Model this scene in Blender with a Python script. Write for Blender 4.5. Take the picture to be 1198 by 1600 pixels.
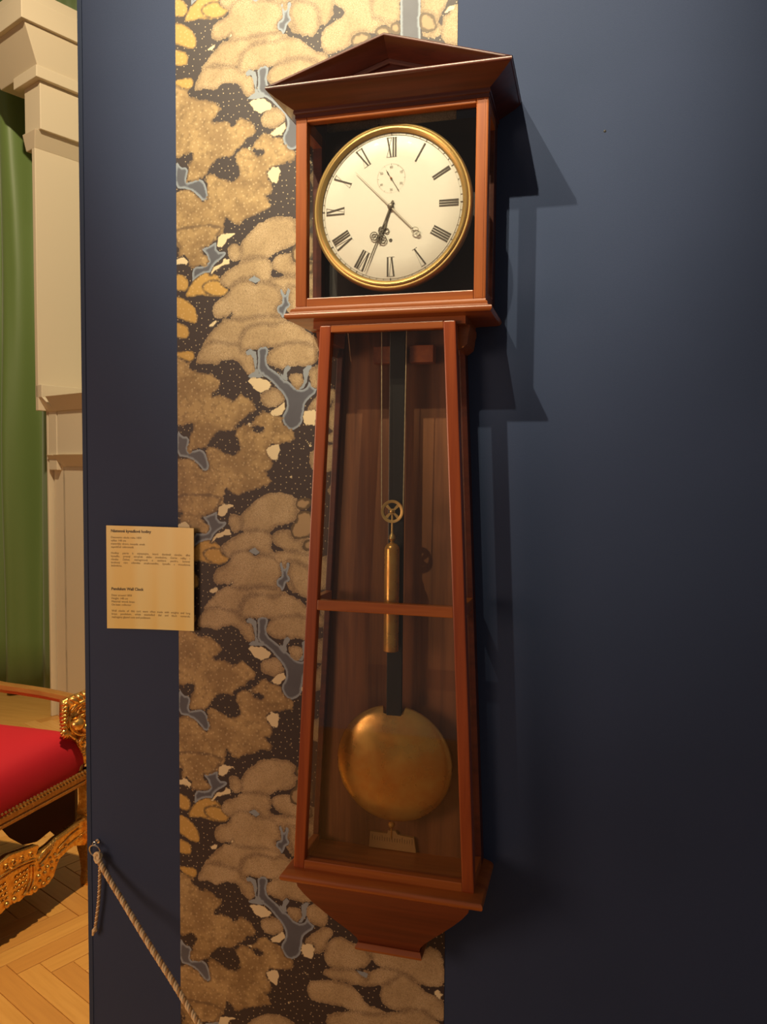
import bpy, bmesh, math, random
import numpy as np
from mathutils import Vector, Matrix
from math import sin, cos, pi, radians as rad

for o in list(bpy.data.objects): bpy.data.objects.remove(o)
SC = bpy.context.scene
COL = SC.collection
random.seed(7)

# ------------------------------------------------------------------ camera
cam = bpy.data.cameras.new('camera'); camo = bpy.data.objects.new('camera', cam); COL.objects.link(camo)
FPX, YAW, PITCH, ROLL = 1216.13, rad(15.0515), rad(3.1859), rad(0.5251)
F = Vector((-sin(YAW)*cos(PITCH), cos(YAW)*cos(PITCH), -sin(PITCH)))
R0 = F.cross(Vector((0, 0, 1))).normalized(); U0 = R0.cross(F)
R = cos(ROLL)*R0 + sin(ROLL)*U0; U = -sin(ROLL)*R0 + cos(ROLL)*U0
M = Matrix((R, U, -F)).transposed().to_4x4(); M.translation = Vector((0.3193, -1.309, 0.8258))
camo.matrix_world = M
cam.sensor_fit = 'VERTICAL'; cam.sensor_height = 36.0; cam.lens = 36.0*FPX/1600
cam.clip_start = 0.02
SC.camera = camo

# ------------------------------------------------------------------ light
w = bpy.data.worlds.new('world'); SC.world = w; w.use_nodes = True
w.node_tree.nodes['Background'].inputs[0].default_value = (1.0, 0.84, 0.72, 1)
w.node_tree.nodes['Background'].inputs[1].default_value = 0.125
def spot(name, loc, aim, power, colour, size, blend, radius):
    l = bpy.data.lights.new(name, 'SPOT'); l.energy = power; l.color = colour
    l.spot_size = rad(size); l.spot_blend = blend; l.shadow_soft_size = radius
    o = bpy.data.objects.new(name, l); COL.objects.link(o); o.location = loc
    o.rotation_euler = (Vector(aim)-Vector(loc)).to_track_quat('-Z', 'Y').to_euler()
    return o
spot('ceiling_spotlight', (-0.55, -3.65, 4.95), (-0.03, 0, 1.83), 1680, (1.0, .84, .57), 17.4, 1.0, .035)
spot('ceiling_spotlight', (-1.60, -3.00, 4.68), (-0.05, 0, 1.52), 900, (1.0, .83, .56), 18.4, 1.0, .035)
# spots aimed into the room behind the partition
spot('room_spotlight', (-1.05, 0.45, 4.1), (-1.5, .75, -.6), 680, (1.0, .70, .38), 60, .8, .05)
spot('room_spotlight', (-1.0, -0.3, 4.5), (-3.0, 2.8, 1.9), 700, (1.0, .80, .54), 60, .8, .06)
# added warm fill left of the camera, no lamp known there
pl = bpy.data.lights.new('warm_fill', 'POINT'); pl.energy = 72; pl.color = (1.0, .60, .38); pl.shadow_soft_size = .5
po = bpy.data.objects.new('warm_fill', pl); COL.objects.link(po); po.location = (-1.8, -1.8, .80)
SC.view_settings.view_transform = 'Standard'; SC.view_settings.look = 'None'
SC.view_settings.gamma = 1.0; SC.view_settings.use_curve_mapping = False
SC.view_settings.exposure = 0.0

# ------------------------------------------------------------------ materials
def mat(name, col, rough=.5, metal=0.0, coat=0.0, spec=.5):
    m = bpy.data.materials.new(name); m.use_nodes = True; b = m.node_tree.nodes['Principled BSDF']
    b.inputs['Base Color'].default_value = (*col, 1); b.inputs['Roughness'].default_value = rough
    b.inputs['Metallic'].default_value = metal; b.inputs['Coat Weight'].default_value = coat
    b.inputs['Specular IOR Level'].default_value = spec
    return m
class NT:
    def __init__(s, m): s.m = m; s.t = m.node_tree; s.b = s.t.nodes['Principled BSDF']
    def n(s, ty, **k):
        x = s.t.nodes.new(ty)
        for a, v in k.items(): setattr(x, a, v)
        return x
    def l(s, a, b): s.t.links.new(a, b)
    def put(s, sock, v):
        if hasattr(v, 'is_linked') or hasattr(v, 'links'): s.l(v, sock)
        else: sock.default_value = v
    def math(s, op, a, b=0.0, clamp=False):
        x = s.n('ShaderNodeMath', operation=op, use_clamp=clamp); s.put(x.inputs[0], a); s.put(x.inputs[1], b); return x.outputs[0]
    def step(s, v, lo, hi, a=0.0, b=1.0):
        x = s.n('ShaderNodeMapRange', interpolation_type='SMOOTHSTEP'); s.put(x.inputs[0], v)
        for i, q in enumerate((lo, hi, a, b)): x.inputs[1+i].default_value = q
        return x.outputs[0]
    def mix(s, f, a, b):
        x = s.n('ShaderNodeMix', data_type='RGBA'); s.put(x.inputs[0], f)
        for i, q in ((6, a), (7, b)):
            if isinstance(q, tuple): x.inputs[i].default_value = (*q[:3], 1)
            else: s.l(q, x.inputs[i])
        return x.outputs[2]
    def coord(s, sc=(1, 1, 1), kind='Object'):
        c = s.n('ShaderNodeTexCoord'); mp = s.n('ShaderNodeMapping'); mp.inputs['Scale'].default_value = sc
        s.l(c.outputs[kind], mp.inputs[0]); return mp.outputs[0]
    def noise(s, vec, scale, detail=3.0, rough=.5):
        x = s.n('ShaderNodeTexNoise'); s.l(vec, x.inputs['Vector']); x.inputs['Scale'].default_value = scale
        x.inputs['Detail'].default_value = detail; x.inputs['Roughness'].default_value = rough; return x.outputs[0]
    def voro(s, vec, scale, rnd=1.0):
        sp = s.n('ShaderNodeSeparateXYZ'); cb = s.n('ShaderNodeCombineXYZ'); s.l(vec, sp.inputs[0]); s.l(sp.outputs[0], cb.inputs[0]); s.l(sp.outputs[2], cb.inputs[1])
        x = s.n('ShaderNodeTexVoronoi', voronoi_dimensions='2D'); s.l(cb.outputs[0], x.inputs['Vector']); x.inputs['Scale'].default_value = scale
        x.inputs['Randomness'].default_value = rnd; return x.outputs['Distance']
    def bump(s, h, strength, dist=.001):
        x = s.n('ShaderNodeBump'); s.l(h, x.inputs['Height']); x.inputs['Strength'].default_value = strength
        x.inputs['Distance'].default_value = dist; s.l(x.outputs[0], s.b.inputs['Normal'])

def wood(name, c1, c2, axis, rough=.36, coat=.45):
    m = mat(name, c1, rough, coat=coat); g = NT(m)
    sc = [60, 60, 60]; sc['xyz'.index(axis)] = 3.0
    v = g.coord(tuple(sc)); n = g.noise(v, 1.0, 4, .6)
    big = g.noise(g.coord((3, 3, 3)), 1.0, 2)
    c = g.mix(g.step(n, .35, .7), c1, c2)
    c = g.mix(g.step(big, .35, .7, 0, .35), c, tuple(x*.6 for x in c1))
    g.l(c, g.b.inputs['Base Color']); g.bump(n, .12, .0006)
    g.b.inputs['Coat Roughness'].default_value = .24
    return m
MAHO1, MAHO2 = (.44, .125, .020), (.30, .070, .011)
wood_z = wood('mahogany upright grain', MAHO1, MAHO2, 'z')
wood_x = wood('mahogany level grain', MAHO1, MAHO2, 'x')
wood_y = wood('mahogany side grain', MAHO1, MAHO2, 'y')
wood_t = wood('red mahogany upright grain', (.40, .082, .014), (.26, .042, .008), 'z')
wood_br = wood('shaded bracket mahogany', (.20, .042, .014), (.12, .023, .009), 'x', .45, .15)  # colour darkened to carry the shade of the bracket's down-tilted face
wood_shade = wood('shaded mahogany', (.110, .022, .010), (.060, .012, .007), 'x', .4, .3)  # same mahogany; shade of cornice undersides and rear posts put into colour
wood_back = wood('walnut backboard', (.25, .090, .028), (.13, .042, .013), 'z', .55, .05)
board_black = mat('blackened board', (.014, .010, .009), .6)
ebony = mat('ebonised rod', (.012, .010, .009), .35)
brass = mat('lacquered brass', (.54, .36, .13), .38, .82)
brass_b = mat('aged brass', (.36, .24, .075), .34, .62)
g = NT(brass_b)
n = g.noise(g.coord((14, 14, 14)), 1.0, 4, .6)
g.l(g.mix(g.step(n, .35, .65), (.50, .22, .045), (.55, .33, .085)), g.b.inputs['Base Color'])
g.l(g.step(g.noise(g.coord((30, 30, 30)), 1.0, 3), .3, .7, .22, .45), g.b.inputs['Roughness'])
steel = mat('blued steel', (.13, .11, .085), .4, .5)
steel_pale = mat('worn grey steel', (.50, .46, .38), .4, .3)
enamel = mat('white enamel', (.79, .76, .68), .4, coat=.08, spec=.3)
ink = mat('black enamel print', (.055, .042, .03), .5)
ink_card = mat('faint card print', (.26, .17, .06), .5)
ink_grey = mat('grey enamel print', (.30, .27, .22), .5)
ivory = mat('ivory scale plate', (.40, .22, .075), .5)
silver = mat('nickel plated steel', (.8, .78, .72), .2, 1.0)
cordm = mat('pale gut cord', (.42, .33, .2), .6)

glass = bpy.data.materials.new('old window glass'); glass.use_nodes = True
t = glass.node_tree; t.nodes.remove(t.nodes['Principled BSDF'])
tr = t.nodes.new('ShaderNodeBsdfTransparent'); tr.inputs[0].default_value = (.985, .99, .98, 1)
gl = t.nodes.new('ShaderNodeBsdfGlossy'); gl.inputs['Roughness'].default_value = .03
lw_ = t.nodes.new('ShaderNodeLayerWeight'); pw_ = t.nodes.new('ShaderNodeMath'); pw_.operation = 'POWER'; pw_.inputs[1].default_value = 5.0
t.links.new(lw_.outputs['Facing'], pw_.inputs[0]); fr = t.nodes.new('ShaderNodeMath'); fr.operation = 'MULTIPLY_ADD'
t.links.new(pw_.outputs[0], fr.inputs[0]); fr.inputs[1].default_value = .95; fr.inputs[2].default_value = .04      # Schlick reflectance of window glass
mx = t.nodes.new('ShaderNodeMixShader')
t.links.new(fr.outputs[0], mx.inputs[0]); t.links.new(tr.outputs[0], mx.inputs[1]); t.links.new(gl.outputs[0], mx.inputs[2])
t.links.new(mx.outputs[0], t.nodes['Material Output'].inputs[0])

wallblue = mat('blue painted fabric wall', (.052, .082, .150), .75, spec=.35); g = NT(wallblue)
v = g.coord(); nz = g.noise(v, 900, 2); n2 = g.noise(v, 3, 3)
g.l(g.mix(g.step(n2, .3, .7), (.034, .057, .128), (.038, .062, .139)), g.b.inputs['Base Color'])
g.bump(nz, .35, .0006)
wallblue2 = mat('blue fabric edge binding', (.030, .055, .120), .8)

# printed wallpaper: the print's shapes are stored as distance fields in metres
paper = mat('printed tree wallpaper', (.5, .4, .2), .55); g = NT(paper)
co = g.coord()
def at(nm):
    x = g.n('ShaderNodeAttribute', attribute_name=nm); return x.outputs['Fac']
nf = g.math('SUBTRACT', g.noise(co, 160, 3, .6), .5); nvf = g.math('SUBTRACT', g.noise(co, 420, 3, .7), .5)
fine = g.noise(co, 700, 2)
nb = g.noise(co, 22, 3); nl = g.math('SUBTRACT', g.noise(co, 55, 2, .5), .5)
ED = g.math('ADD', at('edge'), g.math('ADD', g.math('MULTIPLY', nf, .004), g.math('MULTIPLY', nl, .006)))
dots = g.step(g.voro(co, 88, .75), .075, .115, 1, 0)
c = g.mix(g.math('MULTIPLY', dots, .75), (.040, .030, .032), (.62, .52, .33))
def layer(c, fld, col, amp, soft=.0005, amp2=0, amp3=0):
    f = g.math('ADD', g.math('ADD', at(fld), g.math('MULTIPLY', nl, amp3)), g.math('ADD', g.math('MULTIPLY', nf, amp), g.math('MULTIPLY', nvf, amp2)))
    return g.mix(g.step(f, -soft, soft), c, col), f
trk = g.mix(g.step(g.math('ADD', at('trunk'), g.math('MULTIPLY', nf, .003)), .0018, .0055), (.30, .37, .44), g.mix(nb, (.075, .085, .115), (.13, .15, .19)))
c, _ = layer(c, 'trunk', trk, .002)
lf = g.mix(g.step(nb, .35, .65), (.32, .215, .095), (.50, .355, .16))
lf = g.mix(g.step(g.noise(co, 70, 4, .7), .36, .52, .55, 0), lf, (.20, .13, .055))
lf = g.mix(g.step(ED, .0, .005, .75, 0), lf, (.13, .085, .05))
lf = g.mix(g.math('MULTIPLY', g.step(g.voro(co, 95, .9), .04, .24, 1, 0), .42), lf, (.82, .66, .38))
c, _ = layer(c, 'leafy', lf, .012, .0008, .007, .012)
gd = g.mix(g.step(ED, .0, .004, .85, 0), (.60, .38, .10), (.10, .07, .04))
gd = g.mix(g.math('MULTIPLY', g.step(g.voro(co, 105, .9), .05, .25, 1, 0), .45), gd, (.85, .62, .28))
c, _ = layer(c, 'gold', gd, .005, .0006)
pf = g.mix(g.step(nb, .3, .7), (.40, .295, .155), (.48, .360, .195))
pf = g.mix(g.step(g.math('ADD', ED, g.math('MULTIPLY', g.math('SUBTRACT', nb, .5), .012)), .0, .0085, .80, 0), pf, (.17, .115, .065))
pf = g.mix(g.step(fine, .40, .68, 0, .5), pf, (.66, .51, .30)); pf = g.mix(g.step(g.noise(co, 430, 2), .30, .48, .45, 0), pf, (.22, .15, .075))
pf = g.mix(g.math('MULTIPLY', g.math('MULTIPLY', g.step(g.voro(co, 330, 1), .12, .3, 1, 0), g.step(nb, .45, .6)), .55), pf, (.78, .66, .45))
c, _ = layer(c, 'puff', pf, .005, .0006, .003, .008)
ol = g.mix(g.step(g.math('ADD', ED, g.math('MULTIPLY', nf, .003)), .0025, .006), (.12, .085, .045), (.42, .30, .16))
c, _ = layer(c, 'curl', ol, .002)
c, _ = layer(c, 'twig', (.30, .36, .41), .004, .0006, 0, .004)
cr = g.mix(g.step(ED, .0004, .0016), (.12, .09, .06), (.86, .75, .47))
c, _ = layer(c, 'cream', cr, .003, .0005, 0, .006)
g.l(c, g.b.inputs['Base Color'])

cream = mat('cream painted plaster', (.68, .59, .42), .55)
green = mat('green satin curtain', (.12, .19, .045), .5); green.node_tree.nodes['Principled BSDF'].inputs['Sheen Weight'].default_value = .25
red = mat('crimson velvet', (.50, .018, .036), .7, spec=.2)
gilt = mat('burnished gilding', (.80, .43, .09), .28, .9); g = NT(gilt)
nn = g.noise(g.coord(), 60, 4, .6)
g.l(g.mix(g.step(nn, .35, .62), (.74, .40, .09), (.97, .66, .22)), g.b.inputs['Base Color'])
g.l(g.step(nn, .3, .7, .38, .24), g.b.inputs['Roughness']); g.bump(g.noise(g.coord(), 180, 3), .4, .0015)
gilt_matt = mat('matt gilt wood', (.50, .25, .06), .42, .6); g = NT(gilt_matt)
nn = g.noise(g.coord((10, 60, 60)), 1, 4); g.l(g.mix(nn, (.30, .13, .03), (.66, .36, .10)), g.b.inputs['Base Color'])
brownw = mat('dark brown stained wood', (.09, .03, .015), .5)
plaster_b = mat('warm buff plaster', (.42, .33, .22), .8)  # plain buff tone for the far and left walls
def parquet(i, c1, c2):
    m = mat('oak parquet %s' % 'abc'[i], c1, .38); g = NT(m)
    nn = g.noise(g.coord((4, 60, 60)), 1, 4, .6); g.l(g.mix(g.step(nn, .3, .7), c1, c2), g.b.inputs['Base Color']); return m
PQ = [parquet(0, (.66, .37, .10), (.58, .31, .075)), parquet(1, (.58, .30, .075), (.52, .26, .065)), parquet(2, (.72, .42, .13), (.64, .36, .10))]
grout = mat('dark joint', (.10, .05, .02), .8)
rope_m = mat('twisted cream gold rope', (.90, .72, .42), .6)
rope_d = mat('twisted tan rope strand', (.55, .34, .14), .6)
card_m = mat('gold satin card', (.78, .54, .20), .5, .0, coat=.4); card_m.node_tree.nodes['Principled BSDF'].inputs['Coat Roughness'].default_value = .32; g = NT(card_m)
nn = g.noise(g.coord((26, 26, 1.2)), 1.0, 1)
g.l(g.mix(g.step(nn, .3, .7), (.98, .74, .20), (1.0, .86, .34)), g.b.inputs['Base Color'])
card_e = mat('pale card edge', (.6, .45, .2), .6)

# ------------------------------------------------------------------ helpers
def empty(name, loc, label, cat, group=None):
    o = bpy.data.objects.new(name, None); COL.objects.link(o); o.location = loc
    o['label'] = label; o['category'] = cat
    if group: o['group'] = group
    return o
def link(name, me, m, parent=None, smooth=False, label=None):
    if m: me.materials.append(m)
    if smooth is True: me.polygons.foreach_set('use_smooth', [True]*len(me.polygons))
    elif smooth: _auto(me, smooth)
    o = bpy.data.objects.new(name, me); COL.objects.link(o)
    if parent: o.parent = parent; o.matrix_parent_inverse = Matrix.Translation(-world_loc(parent))
    if label: o['label'] = label
    return o
def world_loc(o):                               # meshes are modelled in place, so only Empties are offset
    return o.location.copy() if o.type == 'EMPTY' else Vector((0, 0, 0))
def _auto(me, ang):
    bm = bmesh.new(); bm.from_mesh(me)
    for f in bm.faces: f.smooth = True
    for e in bm.edges:
        if len(e.link_faces) == 2 and e.calc_face_angle(0) > ang: e.smooth = False
    bm.to_mesh(me); bm.free()
class MB:
    def __init__(s): s.v = []; s.f = []
    def add(s, v, f):
        k = len(s.v); s.v += [tuple(x) for x in v]; s.f += [tuple(i+k for i in q) for q in f]
    def box(s, a, b):
        (x0, y0, z0), (x1, y1, z1) = a, b
        s.hexa([(x0, y0, z0), (x1, y0, z0), (x1, y1, z0), (x0, y1, z0), (x0, y0, z1), (x1, y0, z1), (x1, y1, z1), (x0, y1, z1)])
    def hexa(s, v): s.add(v, [(0, 3, 2, 1), (4, 5, 6, 7), (0, 1, 5, 4), (1, 2, 6, 5), (2, 3, 7, 6), (3, 0, 4, 7)])
    def prism(s, poly, fn, a, b):               # poly of 2D points, fn(u,v,w)->3D
        n = len(poly); v = [fn(u, q, a) for u, q in poly]+[fn(u, q, b) for u, q in poly]
        s.add(v, [tuple(range(n-1, -1, -1)), tuple(range(n, 2*n))]+[(i, (i+1) % n, n+(i+1) % n, n+i) for i in range(n)])
    def loft(s, rings, closed=True, caps=True):
        n = len(rings[0]); v = [p for r in rings for p in r]; f = []
        for k in range(len(rings)-1):
            for i in range(n if closed else n-1):
                j = (i+1) % n; f.append((k*n+i, k*n+j, (k+1)*n+j, (k+1)*n+i))
        if caps and closed: f.append(tuple(range(n-1, -1, -1))); f.append(tuple((len(rings)-1)*n+i for i in range(n)))
        s.add(v, f)
    def tube(s, pts, r, n=8, caps=True):
        pts = [Vector(p) for p in pts]; rr = r if isinstance(r, (list, tuple)) else [r]*len(pts); rings = []
        up = Vector((0, 0, 1)); prev = None
        for i, p in enumerate(pts):
            d = (pts[min(i+1, len(pts)-1)]-pts[max(i-1, 0)]).normalized()
            if prev is None:
                a = d.cross(up if abs(d.z) < .9 else Vector((1, 0, 0))).normalized()
            else: a = (prev-d*prev.dot(d)).normalized()
            prev = a; b = d.cross(a)
            rings.append([p+(a*cos(t)+b*sin(t))*rr[i] for t in [2*pi*k/n for k in range(n)]])
        s.loft(rings, True, caps)
    def ball(s, c, r, sx=1, sy=1, sz=1, n=8):
        rings = []
        for i in range(1, n):
            t = pi*i/n; rings.append([(c[0]+r*sx*sin(t)*cos(q), c[1]+r*sy*sin(t)*sin(q), c[2]-r*sz*cos(t)) for q in [2*pi*k/(n*2) for k in range(n*2)]])
        s.loft(rings)
    def lathe(s, c, prof, n=32, axis='y'):      # prof (radius, along)
        rings = []
        for r, h in prof:
            if axis == 'y': rings.append([(c[0]+r*cos(t), c[1]+h, c[2]+r*sin(t)) for t in [2*pi*k/n for k in range(n)]])
            else: rings.append([(c[0]+r*cos(t), c[1]+r*sin(t), c[2]+h) for t in [2*pi*k/n for k in range(n)]])
        s.loft(rings)
    def mesh(s, name):
        me = bpy.data.meshes.new(name); me.from_pydata(s.v, [], s.f)
        bm = bmesh.new(); bm.from_mesh(me); bmesh.ops.recalc_face_normals(bm, faces=bm.faces); bm.to_mesh(me); bm.free()
        return me
    def obj(s, name, m, parent=None, smooth=False, label=None, bevel=0):
        me = s.mesh(name)
        if bevel:
            bm = bmesh.new(); bm.from_mesh(me)
            bmesh.ops.bevel(bm, geom=[e for e in bm.edges if len(e.link_faces) == 2 and e.calc_face_angle(0) > .5], offset=bevel, segments=2, affect='EDGES', profile=.6)
            bm.to_mesh(me); bm.free()
        return link(name, me, m, parent, smooth, label)
def box(name, a, b, m, parent=None, bevel=0, **k):
    q = MB(); q.box(a, b); return q.obj(name, m, parent, bevel=bevel, **k)
def structure(o): o['kind'] = 'structure'; return o

# ------------------------------------------------------------------ structure
FLZ = -.70
floor = structure(box('floor', (-5.2, -3.2, FLZ-.05), (2.2, 3.6, FLZ-.006), grout))
XL, WT = -.636, 2.45
wall = structure(box('wall_back', (XL, 0, FLZ-.006), (1.7, .14, WT), wallblue, bevel=.002))
box('edge_binding', (XL-.0012, -.0012, FLZ), (XL+.0085, .02, WT-.01), wallblue2, wall, bevel=.0006)
hk = MB(); hk.lathe((.324, 0, 1.362), [(.0022, 0), (.0022, -.0002), (.001, -.0003)], 10); hk.obj('nail_hole', ebony, wall)
wall_far = structure(box('wall_far', (-5.2, 3.3, FLZ-.006), (2.2, 3.42, 4.4), plaster_b))
wall_left = structure(box('wall_left', (-5.3, -3.2, FLZ-.006), (-5.2, 3.42, 4.4), plaster_b))
structure(box('baseboard_far', (-5.2, 3.27, FLZ-.005), (2.2, 3.3, FLZ+.14), cream, bevel=.004))

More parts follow.
